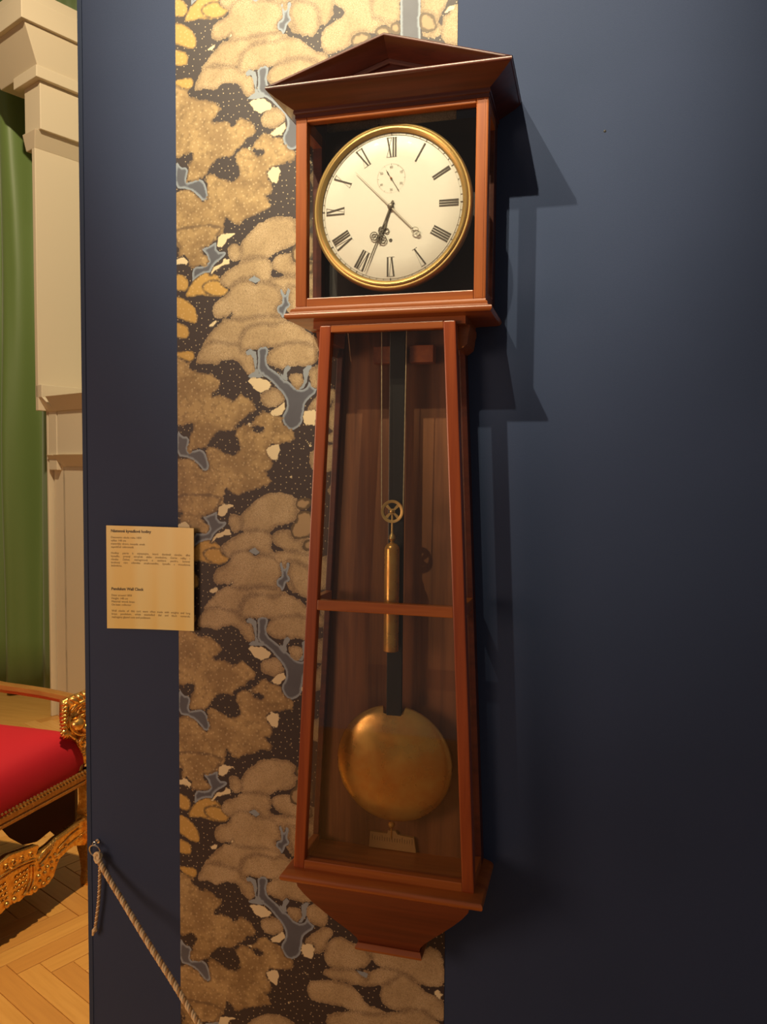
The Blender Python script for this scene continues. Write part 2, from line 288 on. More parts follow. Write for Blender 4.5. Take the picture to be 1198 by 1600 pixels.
TILE = [('p',[(277,1643),(300,1651),(358,1637),(374,1617),(371,1590),(391,1582),(419,1575),(419,1557),(391,1566),(365,1561),(339,1562),(333,1548),(294,1537),(284,1548),(280,1570),(293,1586),(316,1592),(326,1606),(306,1620)]),
('p',[(374,1635),(371,1590),(387,1585),(397,1577),(422,1572),(422,1634)]),
('p',[(450,1629),(451,1547),(491,1542),(491,1557),(481,1564),(487,1575),(496,1591),(502,1616)]),
('p',[(499,1582),(514,1588),(530,1580),(530,1519),(491,1533),(494,1559)]),
('t',[(419,1687),(454,1681),(456,1482),(449,1453),(423,1456),(422,1486)]),
('c',[(495,1579),(502,1587),(513,1589),(511,1583),(499,1576)]),
('o',[(333,1552),(336,1562),(349,1567),(365,1564),(372,1555),(359,1547),(340,1544)]),
('o',[(375,1563),(381,1571),(391,1572),(402,1568),(404,1553),(384,1553)]),
('o',[(402,1564),(406,1574),(419,1577),(422,1554),(407,1556)]),
('o',[(453,1584),(466,1583),(478,1576),(481,1567),(484,1555),(472,1550),(454,1556)]),
('p',[(257,-48),(271,-33),(290,-16),(309,-16),(311,-26),(298,-39),(295,-57),(277,-66),(263,-63)]),
('p',[(380,-43),(422,-25),(473,-47),(487,-16),(512,-25),(521,-74),(508,-86),(478,-89),(458,-83),(437,-74),(406,-69),(386,-62)]),
('p',[(263,-127),(290,-114),(339,-113),(363,-129),(376,-148),(397,-149),(423,-159),(381,-168),(344,-159),(307,-156),(277,-159),(263,-148)]),
('p',[(407,-95),(437,-74),(458,-83),(473,-93),(489,-105),(509,-107),(521,-124),(522,-150),(494,-145),(479,-135),(454,-143),(423,-144),(402,-135)]),
('p',[(290,-101),(317,-85),(349,-82),(375,-85),(406,-72),(437,-74),(422,-92),(407,-100),(381,-110),(349,-111),(331,-109),(306,-108)]),
('p',[(295,-73),(301,-46),(317,-27),(343,-33),(375,-44),(386,-62),(365,-79),(338,-84),(304,-88)]),
('p',[(291,-186),(344,-164),(397,-164),(474,-134),(499,-149),(522,-163),(522,-201),(398,-227),(318,-217)]),
('p',[(371,-246),(424,-222),(522,-209),(523,-252),(450,-281),(398,-280)]),
('c',[(498,-96),(506,-92),(515,-100),(510,-111),(500,-103)]),
('w',[(354,-84),(362,-84),(378,-87),(375,-96),(365,-92)]),
('t',[(0,897),(9,882),(23,882),(26,861),(52,858),(60,846),(68,820),(55,811),(42,825),(26,843),(-4,846)]),
('t',[(32,703),(55,707),(65,719),(48,736),(68,743),(80,749),(81,725),(101,726),(97,717),(75,704),(68,689),(51,663),(32,664)]),
('l',[(-8,1033),(10,1035),(27,1026),(23,1009),(33,1002),(46,996),(63,996),(75,990),(88,981),(82,969),(69,961),(72,952),(88,955),(107,951),(111,943),(120,948),(127,957),(142,951),(155,939),(155,928),(139,922),(133,913),(114,902),(111,893),(88,896),(75,887),(65,876),(59,864),(33,858),(21,855),(26,873),(29,894),(20,902),(3,903),(-9,906)]),
('l',[(117,887),(127,902),(149,902),(164,919),(177,927),(189,919),(211,913),(220,896),(233,887),(230,876),(214,873),(199,870),(183,864),(180,853),(190,835),(186,821),(171,821),(183,809),(190,798),(171,795),(155,788),(133,782),(123,773),(107,782),(98,791),(94,773),(91,755),(75,743),(55,736),(22,736),(2,741),(-10,753),(-9,831),(3,840),(26,840),(39,831),(55,814),(68,823),(62,846),(59,861),(72,864),(91,852),(114,849),(130,855),(127,873)]),
('l',[(-10,771),(91,773),(75,749),(68,740),(45,736),(48,727),(65,713),(58,704),(32,704),(9,711),(5,726),(12,741),(2,750)]),
('g',[(18,1140),(27,1157),(41,1171),(60,1179),(79,1175),(86,1166),(102,1156),(103,1145),(92,1137),(66,1138),(50,1142),(31,1140)]),
('g',[(53,1153),(60,1161),(79,1165),(102,1153),(103,1145),(89,1137),(66,1141)]),
('g',[(-7,1179),(11,1178),(21,1169),(23,1155),(14,1149),(-7,1156)]),
('g',[(-7,1139),(14,1135),(31,1122),(42,1104),(39,1090),(24,1093),(11,1100),(-7,1106)]),
('g',[(-7,1092),(11,1088),(22,1082),(24,1070),(19,1063),(-8,1068)]),
('g',[(-8,1036),(14,1038),(33,1038),(35,1026),(27,1020),(10,1027)]),
('p',[(125,715),(130,738),(145,753),(171,774),(199,780),(233,775),(245,755),(239,738),(224,726),(199,722),(183,710),(152,705),(133,710)]),
('p',[(104,729),(110,738),(126,735),(130,715),(120,707),(110,711)]),
('p',[(190,699),(199,711),(221,714),(233,712),(261,698),(285,696),(285,662),(239,669),(215,679),(196,687)]),
('p',[(88,675),(97,687),(120,697),(130,706),(158,710),(183,707),(190,693),(183,678),(196,670),(180,649),(152,651),(126,650),(110,658),(94,666)]),
('p',[(177,660),(196,673),(227,674),(261,669),(300,662),(301,611),(261,609),(243,600),(227,603),(221,618),(212,624),(199,632),(183,637),(171,645)]),
('p',[(73,1112),(79,1126),(105,1136),(111,1153),(133,1163),(158,1156),(183,1155),(201,1143),(211,1128),(198,1109),(211,1089),(183,1084),(146,1083),(114,1093),(98,1102),(85,1098),(76,1103)]),
('p',[(53,1049),(60,1060),(85,1085),(98,1095),(130,1091),(171,1096),(214,1092),(220,1083),(171,1071),(133,1066),(127,1052),(124,1048),(98,1050),(79,1054)]),
('p',[(40,1020),(43,1031),(56,1050),(79,1054),(98,1049),(124,1046),(146,1029),(157,1011),(152,994),(139,997),(130,1012),(120,1022),(104,1024),(88,1021),(79,1013),(63,1019),(43,1017)]),
('p',[(214,1148),(244,1143),(274,1128),(274,1081),(238,1088),(227,1116)]),
('p',[(128,1038),(130,1061),(142,1077),(168,1083),(195,1078),(214,1086),(238,1079),(256,1065),(271,1053),(292,1047),(292,1030),(265,1039),(244,1045),(214,1044),(189,1041),(171,1041),(142,1040)]),
('t',[(161,1042),(183,1043),(180,1022),(180,1008),(199,996),(214,984),(232,972),(242,964),(254,966),(260,975),(260,992),(272,1005),(278,986),(275,960),(260,949),(251,938),(251,918),(245,901),(226,891),(214,901),(208,916),(219,933),(217,950),(202,967),(183,986),(164,994),(142,991),(161,999),(163,1019)]),
('p',[(223,990),(238,993),(248,989),(248,969),(238,967),(226,978)]),
('p',[(180,1022),(186,1036),(208,1044),(238,1047),(265,1042),(276,1030),(275,1014),(257,1006),(232,1009),(211,1004),(195,1007),(183,1013)]),
('p',[(168,951),(174,962),(196,969),(208,959),(214,947),(205,936),(186,935),(174,939)]),
('p',[(260,997),(272,1005),(292,1010),(302,974),(281,966),(269,969),(263,980)]),
('o',[(235,761),(239,770),(254,773),(267,770),(264,756),(251,750),(239,752)]),
('o',[(225,714),(230,726),(236,729),(239,747),(258,750),(270,744),(270,704),(245,698),(230,699)]),
('o',[(249,683),(252,695),(261,698),(270,696),(270,677),(252,678)]),
('w',[(138,1034),(146,1040),(158,1034),(160,1022),(160,1005),(166,996),(158,994),(156,1008),(153,1023),(149,1030),(141,1029)]),
('w',[(142,990),(152,997),(171,994),(174,989),(152,987)]),
('w',[(203,998),(211,991),(214,1004),(220,1009),(226,1004),(218,994),(220,982),(214,981),(208,987)]),
('w',[(249,1000),(257,1007),(266,1007),(260,997),(257,978),(249,966),(242,966),(251,978)]),
('t',[(204,1143),(209,1145),(212,1135),(214,1131),(217,1135),(218,1145),(225,1144),(223,1133),(220,1124),(226,1116),(223,1110),(217,1108),(215,1100),(210,1090),(206,1099),(201,1100),(198,1107),(201,1115),(209,1117),(209,1128)]),
('w',[(143,1163),(155,1169),(167,1161),(158,1155)]),
('c',[(141,983),(152,988),(174,986),(189,976),(186,967),(168,961),(155,968),(149,977)]),
('c',[(186,925),(196,933),(214,944),(217,933),(208,921),(193,919)]),
('c',[(179,858),(189,867),(202,867),(205,858),(200,838),(189,841),(183,847)]),
('c',[(251,927),(272,929),(275,924),(272,901),(254,901),(248,915)]),
('c',[(63,1086),(79,1093),(81,1088),(73,1081),(66,1082)]),
('c',[(83,753),(94,758),(117,756),(104,749),(101,740),(91,734),(81,737)]),
('c',[(66,686),(75,700),(91,706),(97,714),(107,711),(109,702),(94,700),(81,695),(71,685)]),
('c',[(-7,1206),(15,1213),(24,1204),(23,1194),(11,1199),(-7,1197)]),
('c',[(254,876),(263,870),(268,864),(262,864)]),
('c',[(101,1098),(111,1105),(112,1102),(105,1097)]),
('c',[(222,810),(228,813),(230,808),(225,806)]),
('c',[(142,906),(147,908),(150,903),(146,901)]),
('d',[(72,873),(82,887),(101,893),(117,887),(120,870),(126,858),(117,849),(98,852),(82,861)]),
('d',[(6,894),(13,905),(33,907),(33,894),(23,882),(9,882)]),
('d',[(146,902),(171,899),(174,890),(155,890)])]
X1, X2, PER = -.4316, .0862, .4899
# distance fields on one repeat
NX, NZ = 208, 196
gx = np.linspace(0, (X2-X1)*1000, NX); gz = np.arange(NZ)*(PER*1000/NZ)
GX, GZ = np.meshgrid(gx, gz)
names = dict(p='puff', l='leafy', g='gold', t='trunk', w='twig', c='cream', o='curl')
FLD = {v: np.full(GX.shape, -60.0) for v in names.values()}; EDG = np.full(GX.shape, 60.0)
def sdist(poly):
    P0 = np.array(poly, float); P1 = np.roll(P0, -1, 0); best = np.full(GX.shape, 1e9); ins = np.zeros(GX.shape, bool)
    PM = PER*1000; zc = P0[:, 1].mean(); out = np.full(GX.shape, -1e9)
    for k in range(int((P0[:, 1].min())//PM)-1, int((P0[:, 1].max())//PM)+2):
        zz = GZ+k*PM
        if zz.max() < P0[:, 1].min()-40 or zz.min() > P0[:, 1].max()+40: continue
        best = np.full(GX.shape, 1e9); ins = np.zeros(GX.shape, bool)
        for a, b in zip(P0, P1):
            d = b-a; L = max(d@d, 1e-6); t_ = np.clip(((GX-a[0])*d[0]+(zz-a[1])*d[1])/L, 0, 1)
            best = np.minimum(best, np.hypot(GX-a[0]-t_*d[0], zz-a[1]-t_*d[1]))
            if a[1] != b[1]:
                c_ = ((a[1] > zz) != (b[1] > zz)) & (GX < (b[0]-a[0])*(zz-a[1])/(b[1]-a[1])+a[0]); ins ^= c_
        out = np.maximum(out, np.where(ins, best, -best))
    return np.maximum(out, -60)
def chaikin(p, it):
    for _ in range(it):
        q = []
        for i in range(len(p)):
            a, b = p[i], p[(i+1) % len(p)]
            q += [(a[0]*.75+b[0]*.25, a[1]*.75+b[1]*.25), (a[0]*.25+b[0]*.75, a[1]*.25+b[1]*.75)]
        p = q
    return p
for ty, poly in TILE:
    d = sdist(chaikin(poly, 0 if ty in 'cw' else 1))+(2.0 if ty in 'plg' else 0)
    for k, nm in names.items():
        FLD[nm] = np.maximum(FLD[nm], d) if k == ty else np.minimum(FLD[nm], -d)
    EDG = np.where(d > 0, d, np.minimum(EDG, -d))
z_lo, z_hi = FLZ, WT
DZ = PER/NZ; i0 = int(math.ceil(z_lo/DZ)); i1 = int(z_hi/DZ); rows = np.arange(i0, i1+1)
vx, vz = np.meshgrid(X1+gx/1000, rows*DZ)
nv = vx.size; co_ = np.stack([vx, np.full(vx.shape, -.0009), vz], -1).reshape(-1, 3)
me = bpy.data.meshes.new('wallpaper')
nr = len(rows); idx = np.arange(nv).reshape(nr, NX)
q = np.stack([idx[:-1, :-1], idx[:-1, 1:], idx[1:, 1:], idx[1:, :-1]], -1).reshape(-1, 4)
me.vertices.add(nv); me.vertices.foreach_set('co', co_.ravel())
me.loops.add(q.size); me.loops.foreach_set('vertex_index', q.ravel())
me.polygons.add(len(q)); me.polygons.foreach_set('loop_start', np.arange(len(q))*4)
me.update(calc_edges=True)
rr = rows % NZ
for nm, A in list(FLD.items())+[('edge', EDG)]:
    at_ = me.attributes.new(nm, 'FLOAT', 'POINT'); at_.data.foreach_set('value', (A[rr]/1000).astype(np.float32).ravel())
link('wallpaper', me, paper, wall, label='wallpaper strip printed with golden cloud-shaped trees')

# herringbone parquet in the room beyond
PL, PW = .42, .07
pm = []
for m_ in PQ:
    b_ = MB(); b_.box((.001, .001, -.0065), (PL-.001, PW-.001, 0)); me = b_.mesh('parquet_block')
    bm = bmesh.new(); bm.from_mesh(me)
    bmesh.ops.bevel(bm, geom=[e for e in bm.edges if all(v.co.z > -.001 for v in e.verts)], offset=.0012, segments=1, affect='EDGES')
    bm.to_mesh(me); bm.free(); me.materials.append(m_); pm.append(me)
cnt = 0
ROT = rad(-24)
for k in range(-40, 60):
    for j in range(-12, 14):
        for s_ in (0, 1):
            u = k*PW-j*PL+(PW if s_ else 0); v_ = k*PW+j*PL+(PW if s_ else 0); ang = pi/2*s_
            x = -1.9+u*cos(ROT)-v_*sin(ROT); y = 1.0+u*sin(ROT)+v_*cos(ROT)
            cx_ = x+PL/2*cos(ROT+ang); cy_ = y+PL/2*sin(ROT+ang)
            if -2.75 < cx_ < -.72 and .22 < cy_ < 2.75 and cnt < 299:
                o = bpy.data.objects.new('parquet_block', pm[random.choice((0, 0, 1, 2))]); COL.objects.link(o)
                o.location = (x, y, FLZ+random.uniform(-.0004, .0004)); o.rotation_euler = (0, 0, ROT+ang); o.parent = floor; cnt += 1
box('floorboards', (-5.19, -3.19, FLZ-.006), (2.19, 3.29, FLZ-.0035), PQ[0], floor)

# ================================================================== the wall clock
ck = empty('wall_clock', (0, 0, 0), 'tall mahogany pendulum wall clock with pediment, white dial and glazed tapering trunk', 'clock')
HW, DH, HZ0, HZ1 = .1546, .1098, 1.0861, 1.3883
def sweep3(prof, m, name, parent=ck, smooth=.5, label=None):
    """moulding profile (half width, depth, z) carried round left side, front and right side"""
    q = MB(); q.loft([[(-x, 0, z) for x, d, z in prof], [(-x, -d, z) for x, d, z in prof], [(x, -d, z) for x, d, z in prof], [(x, 0, z) for x, d, z in prof]])
    return q.obj(name, m, parent, smooth, label)
# backboards
box('hood_backboard', (-HW+.004, -.012, HZ0-.02), (HW-.004, -.001, 1.40), board_black, ck, label='black backboard behind the dial')
q = MB(); q.prism([(-.148, .150), (.148, .150), (.106, 1.07), (-.106, 1.07)], lambda u, v, w_: (u, w_, v), -.012, -.0012)
q.obj('trunk_backboard', wood_back, ck, label='lit brown backboard behind the pendulum')
# cornice
sweep3([(.14, .09, 1.384), (.1553, .1115, 1.384), (.1553, .1115, 1.3895), (.1572, .1132, 1.3905), (.1578, .1140, 1.3925), (.1572, .1140, 1.3945), (.1566, .1142, 1.3962),
        (.1610, .1180, 1.3985), (.1700, .1260, 1.4035), (.1800, .1350, 1.4095), (.1882, .1428, 1.4150), (.1895, .1440, 1.4166),
        (.1910, .1454, 1.4170), (.1918, .1462, 1.4180), (.1921, .1465, 1.4193), (.1920, .1464, 1.4207), (.1915, .1459, 1.4219), (.1906, .1450, 1.4228), (.1894, .1438, 1.4231), (.14, .09, 1.4231)], wood_shade, 'cornice', smooth=.35)
# pediment: raking moulding round a sunk triangle
AZ, SL, CB = 1.4802, .2975, 1.4229
rk = [(0, 0.0), (0, .1438), (.0004, .1450), (.0012, .1459), (.0022, .1464), (.0034, .1465), (.0046, .1462), (.0056, .1452), (.0082, .1425), (.0135, .1350), (.0185, .1270), (.0225, .1195), (.0237, .1175), (.0237, .1150), (.0268, .1140), (.0290, .1120), (.0290, .1060), (.0290, 0)]
q = MB(); rings = [[], [], []]
for k, d in rk:
    xe = (AZ-k-CB)/SL
    rings[0].append((-xe, -d, CB)); rings[1].append((0, -d, AZ-k)); rings[2].append((xe, -d, CB))
q.loft(rings, True, True); ped = q.obj('pediment', wood_shade, ck, .35)
q = MB(); q.prism([(-.10, CB), (.10, CB), (0, AZ-.0285)], lambda u, v, w_: (u, w_, v), -.107, -.09); q.obj('tympanum', wood_shade, ped)
# hood sides: posts, rails and side glass
for s_ in (-1, 1):
    side = MB()
    xa, xb = sorted((s_*HW, s_*(HW-.016)))
    fr_ = box('side_frame', (xa, -.0935, HZ0), (xb, -.0880, HZ1), wood_z, ck, bevel=.0012)
    box('rear_post', (xa, -.030, HZ0), (xb, -.0005, HZ1), wood_shade, fr_, bevel=.0012)
    box('top_rail', (xa, -.0882, HZ1-.02), (xb, -.029, HZ1), wood_y, fr_)
    box('bottom_rail', (xa, -.0882, HZ0), (xb, -.029, HZ0+.014), wood_y, fr_)
    xm = s_*(HW-.008); box('side_pane', (xm-.0012, -.0890, HZ0+.01), (xm+.0012, -.028, HZ1-.016), glass, fr_, label='clear side glass of the hood')
# hood door
OW, OZ0, OZ1 = .1313+.0045, 1.1000, 1.3775
door = box('hood_door', (-HW, -DH, HZ0), (-OW, -.094, HZ1-.0015), wood_z, ck, bevel=.0018, label='square glazed door in front of the dial')
box('stile', (OW, -DH, HZ0), (HW, -.094, HZ1-.0015), wood_z, door, bevel=.0022)
box('rail', (-OW, -DH+.0004, OZ1), (OW, -.0944, HZ1-.0015), wood_x, door, bevel=.0014)
box('rail', (-OW, -DH+.0004, HZ0), (OW, -.0944, OZ0), wood_x, door, bevel=.0014)
box('bead', (HW-.0065, -DH-.0006, HZ0+.001), (HW-.0048, -DH+.002, HZ1-.003), wood_z, door)
box('door_pane', (-OW-.003, -.1005, OZ0-.003), (OW+.003, -.0985, OZ1+.003), glass, door, label='clear glass before the dial')
# dial
DC, DD = 1.2393, .0925
q = MB(); q.lathe((0, 0, DC), [(.096, -.030), (.098, -.032), (.098, -.080), (.094, -.082)], 48); q.obj('movement_drum', board_black, ck, .6)
q = MB(); q.lathe((0, 0, DC), [(.1165, -.084), (.1165, -DD+.0006), (.116, -DD+.0002), (.08, -DD-.0003), (.03, -DD-.0006), (.001, -DD-.0006)], 96)
dial = q.obj('dial', enamel, ck, True, 'round white enamel dial with Roman numerals')
q = MB(); prof = [(.1150, -.0925), (.1152, -.0945), (.1175, -.0968), (.1205, -.0980), (.1228, -.0972), (.1240, -.0955), (.1250, -.0958), (.1268, -.0958), (.1285, -.0945), (.1297, -.0925), (.1300, -.089), (.1300, -.082), (.1150, -.082)]
rings = [[(r*cos(t), d, DC+r*sin(t)) for r, d in prof] for t in [2*pi*k/128 for k in range(128)]]
rings.append(rings[0]); q.loft(rings, True, False); q.obj('bezel', brass, ck, .6, 'turned brass bezel')
YF = -DD-.0009
def pt(ang, r, off=0, y=YF):                   # clock angle clockwise from twelve
    a = rad(ang); return (r*sin(a)+off*cos(a), y, DC+r*cos(a)-off*sin(a))
def stroke(q, ang, p, q2, w_):
    (x0, r0), (x1, r1) = p, q2; dx, dr = x1-x0, r1-r0; L = math.hypot(dx, dr) or 1; nx, nr_ = -dr/L*w_/2, dx/L*w_/2
    c4 = [(x0+nx, r0+nr_), (x0-nx, r0-nr_), (x1-nx, r1-nr_), (x1+nx, r1+nr_)]
    q.hexa([pt(ang, r_, x_, YF+.0008) for x_, r_ in c4]+[pt(ang, r_, x_, YF) for x_, r_ in c4])
ri, ro = .0776, .1078
THK, THN = .0023, .00013
def numeral(ang, s):
    q = MB(); wd = {'I': .0039, 'V': .0095, 'X': .0095}
    tot = sum(wd[c_] for c_ in s); x = -tot/2
    for c_ in s:
        W_ = wd[c_]; m_ = x+W_/2
        if c_ == 'I': stroke(q, ang, (m_, ri), (m_, ro), THK)
        elif c_ == 'V': stroke(q, ang, (x+.0012, ro), (m_+.0004, ri), THK); stroke(q, ang, (x+W_-.001, ro), (m_+.0012, ri), THN)
        else: stroke(q, ang, (x+.0018, ro), (x+W_-.0018, ri), THK); stroke(q, ang, (x+W_-.001, ro), (x+.001, ri), THN)
        for rz in (ri, ro): stroke(q, ang, (x+.0003, rz), (x+W_-.0003, rz), THN)
        x += W_
    return q.obj('numeral', ink, dial)
for h, s in enumerate(['XII', 'I', 'II', 'III', 'IIII', 'V', 'VI', 'VII', 'VIII', 'IX', 'X', 'XI']): numeral(h*30, s)
q = MB()
for k in range(60):
    if k % 5: stroke(q, k*6, (0, .1118), (0, .1142), .0003)
for r_ in (.1115, .1144):
    for k in range(120): a0 = k*3; stroke(q, a0+1.5, (-r_*sin(rad(1.5)), r_), (r_*sin(rad(1.5)), r_), .00018)
q.obj('minute_track', ink_grey, dial)['kind'] = 'stuff'
q = MB()
for k in range(12): stroke(q, k*30, (0, .1108), (0, .1150), .0010 if k % 3 == 0 else .0006)
q.obj('hour_marks', ink, dial)['kind'] = 'stuff'
SZ = .0445
q = MB()
for k in range(60):
    a = rad(k*6); r0, r1 = (.0205, .0235) if k % 5 == 0 else (.0218, .0232); ww = .0004 if k % 5 == 0 else .0002
    for s_ in (0,):
        c4 = [(r_*sin(a)+o_*cos(a), r_*cos(a)-o_*sin(a)+SZ) for r_, o_ in ((r0, -ww/2), (r0, ww/2), (r1, ww/2), (r1, -ww/2))]
        q.hexa([(x_, YF+.0006, DC+z_) for x_, z_ in c4]+[(x_, YF, DC+z_) for x_, z_ in c4])
q.obj('seconds_ring', ink_grey, dial, label='small seconds ring of fine dots below twelve')
for k in range(6):                               # tiny figures 10..60 of the seconds ring
    cu = bpy.data.curves.new('figure', 'FONT'); cu.body = str((k or 6)*10); cu.size = .0050; cu.align_x = 'CENTER'; cu.align_y = 'CENTER'; cu.extrude = .0001
    o = bpy.data.objects.new('figure', cu); COL.objects.link(o); a = rad(k*60)
    me = bpy.data.meshes.new_from_object(o.evaluated_get(bpy.context.evaluated_depsgraph_get())); bpy.data.objects.remove(o)
    me.transform(Matrix.Translation((.0175*sin(a)*1.05, YF-.0001, DC+SZ+.0175*cos(a)))@Matrix.Rotation(pi/2, 4, 'X'))
    link('figure', me, ink_grey, dial)
q = MB(); q.lathe((0, 0, DC-.0515), [(.0027, YF+.0006), (.0027, YF-.0002), (.0018, YF-.0004), (.0006, YF-.0002)], 20); q.obj('winding_hole', ink, dial)
# hands
def hand(name, ang, y, pts, m, extra=None, c=(0, DC), label=None):
    """pts: list of (r0, r1, w0, w1) tapered blades; extra rings (r, off, radius, thick)"""
    q = MB(); a = rad(ang)
    def P(r_, o_, yy): return (c[0]+r_*sin(a)+o_*cos(a), yy, c[1]+r_*cos(a)-o_*sin(a))
    for r0, r1, w0, w1 in pts:
        c4 = [(r0, -w0/2), (r0, w0/2), (r1, w1/2), (r1, -w1/2)]
        q.hexa([P(u, v, y) for u, v in c4]+[P(u, v, y-.0009) for u, v in c4])
    for r_, o_, rad_, th in (extra or []):
        n = 28; rg = []
        for k in range(n+1):
            t_ = 2*pi*k/n; rg.append([P(r_+(rad_+e)*cos(t_), o_+(rad_+e)*sin(t_), yy) for e, yy in ((-th/2, y), (th/2, y), (th/2, y-.0009), (-th/2, y-.0009))])
        q.loft(rg, True, False)
    return q.obj(name, m, ck, label=label)
hand('hour_hand', 197.5, -.0941, [(-.008, .026, .0036, .0022), (.026, .034, .0028, .0060), (.034, .042, .0060, .0016), (.042, .060, .0016, .0010)], steel,
     [(.037, -.0048, .0036, .0012), (.037, .0048, .0036, .0012)])
hand('minute_hand', 203, -.0952, [(-.010, .020, .0034, .0020), (.020, .042, .0018, .0014), (.042, .050, .0018, .0040), (.050, .060, .0040, .0016), (.060, .082, .0016, .0016), (.082, .108, .0016, .0005)], steel,
     [(.051, -.0076, .0062, .0013), (.051, .0076, .0062, .0013), (.051, -.0076, .0030, .0011), (.051, .0076, .0030, .0011), (.040, 0, .0040, .0010)])
hand('long_thin_hand', 315, -.0962, [(0, .030, .0020, .0013), (.030, .082, .0013, .0006), (-.052, 0, .0020, .0026)], steel_pale,
     [(-.057, 0, .0055, .0016), (-.063, 0, .0028, .0014)], label='thin pale grey hand reaching up left with a ring tail')
hand('seconds_hand', 328, -.0941, [(0, .0155, .0011, .0006), (-.006, 0, .0011, .0010), (-.0235, -.006, .0010, .0007), (.006, .012, .0007, .0020)], steel, c=(0, DC+SZ))
q = MB(); q.lathe((0, 0, DC), [(.0045, -.0932), (.0050, -.0945), (.0050, -.0968), (.0036, -.0978), (.001, -.0981)], 24); q.obj('hand_boss', steel, ck, .6)
q = MB(); q.lathe((0, 0, DC+SZ), [(.0016, -.0932), (.0016, -.0952), (.0006, -.0955)], 14); q.obj('seconds_boss', mat('rusty steel', (.22, .08, .03), .5, .5), ck)

# hood base moulding and corbels beneath it
sweep3([(.10, .09, 1.050), (.1240, .1080, 1.050), (.1240, .1080, 1.0620), (.1310, .1120, 1.0628), (.1450, .1160, 1.0632), (.1560, .1200, 1.0634), (.1605, .1225, 1.0637), (.1640, .1262, 1.0644), (.1655, .1274, 1.0658), (.1664, .1283, 1.0675),
        (.1667, .1286, 1.0694), (.1664, .1283, 1.0713), (.1655, .1274, 1.0728), (.1640, .1259, 1.0737), (.1600, .1225, 1.0745), (.1590, .1215, 1.0765), (.1590, .1215, 1.0790), (.1570, .1195, 1.0815), (.1550, .1112, 1.0830), (.1548, .1105, 1.0862), (.10, .09, 1.0862)], wood_x, 'hood_moulding', smooth=.45)
for s_ in (-1, 1):
    q = MB(); prof = [(0, 1.052), (.017, 1.052), (.017, 1.044), (.0155, 1.040), (.0145, 1.031), (.013, 1.022), (.006, 1.016), (0, 1.014)]
    q.prism(prof, lambda u, v, w_: (s_*(.110+u), w_, v), -.085, -.012); q.obj('corbel', wood_y, ck, .6)

# ---- trunk
TZ0, TZ1, TD = .1555, 1.054, .1172
def hwz(z): return .1526+(.1098-.1526)*(z-.1552)/(1.0549-.1552)
def slat(name, x_of, y0, y1, za, zb, parent, m=wood_z, bevel=.0014):
    """upright following the taper; x_of(z)->(xa,xb)"""
    q = MB(); (a0, b0), (a1, b1) = x_of(za), x_of(zb)
    q.hexa([(a0, y0, za), (b0, y0, za), (b0, y1, za), (a0, y1, za), (a1, y0, zb), (b1, y0, zb), (b1, y1, zb), (a1, y1, zb)])
    return q.obj(name, m, parent, bevel=bevel)
SW = .0192
for s_ in (-1, 1):
    f = lambda a, b: (lambda z: tuple(sorted((s_*(hwz(z)-a), s_*(hwz(z)-b)))))
    sf = slat('trunk_side_frame', f(.0005, .0135), -.1015, -.093, TZ0, TZ1, ck, wood_t)
    slat('rear_post', f(.0005, .0110), -.026, -.0005, TZ0, TZ1, sf, wood_shade)
    for nm, za, zb in (('bottom_rail', TZ0, TZ0+.016), ('middle_rail', .594, .612), ('top_rail', 1.030, TZ1)): slat(nm, f(.0008, .0132), -.0932, -.025, za, zb, sf, wood_y)
    for za, zb in ((TZ0+.014, .596), (.610, 1.032)): slat('side_pane', f(.006, .008), -.0935, -.0245, za, zb, sf, glass, 0)
    if s_ < 0:
        td = slat('trunk_door', f(0, SW), -TD, -.102, TZ0, TZ1, ck, wood_t, bevel=.0022); td['label'] = 'tall tapering glazed door of the trunk'
    else: slat('stile', f(0, SW), -TD, -.102, TZ0, TZ1, td, wood_t, bevel=.0022)
for nm, za, zb in (('rail', 1.0425, TZ1), ('middle_rail', .5935, .6105), ('rail', TZ0, .1705)):
    q = MB(); a, b = hwz(za)-SW+.0005, hwz(zb)-SW+.0005; y0, y1 = -TD+.0006, -.1025
    q.hexa([(-a, y0, za), (a, y0, za), (a, y1, za), (-a, y1, za), (-b, y0, zb), (b, y0, zb), (b, y1, zb), (-b, y1, zb)]); q.obj(nm, wood_x, td, bevel=.0015)
for za, zb in ((.169, .5945), (.6095, 1.0435)):
    q = MB(); a, b = hwz(za)-SW+.003, hwz(zb)-SW+.003; y0, y1 = -.1085, -.1065
    q.hexa([(-a, y0, za), (a, y0, za), (a, y1, za), (-a, y1, za), (-b, y0, zb), (b, y0, zb), (b, y1, zb), (-b, y1, zb)]); q.obj('door_pane', glass, td)
box('trunk_floor', (-.150, -.116, .1525), (.150, -.001, .1565), wood_x, ck)
# ---- base moulding, bracket and its foot
sweep3([(.10, .09, .138), (.1600, .1290, .1385), (.1635, .1325, .1388), (.1660, .1350, .1398), (.1678, .1368, .1415), (.1688, .1378, .1436), (.1690, .1380, .1458), (.1686, .1376, .1480), (.1675, .1365, .1500), (.1658, .1345, .1516), (.1630, .1310, .1530), (.1590, .1250, .1544), (.1545, .1185, .1560), (.10, .09, .1560)], wood_x, 'base_moulding', smooth=.6)
bp = [(.1395, .1470, .1220), (.125, .1440, .1195), (.112, .1350, .1155), (.095, .1205, .1090), (.075, .1015, .1000), (.055, .0830, .0890), (.035, .0660, .0760), (.020, .0560, .0670), (.008, .0535, .0600)]
q = MB(); q.loft([[(-x, -.0005, z), (-x, -d, z), (x, -d, z), (x, -.0005, z)] for z, x, d in bp]); q.obj('bracket', wood_br, ck, .5, 'tapering bracket under the trunk')
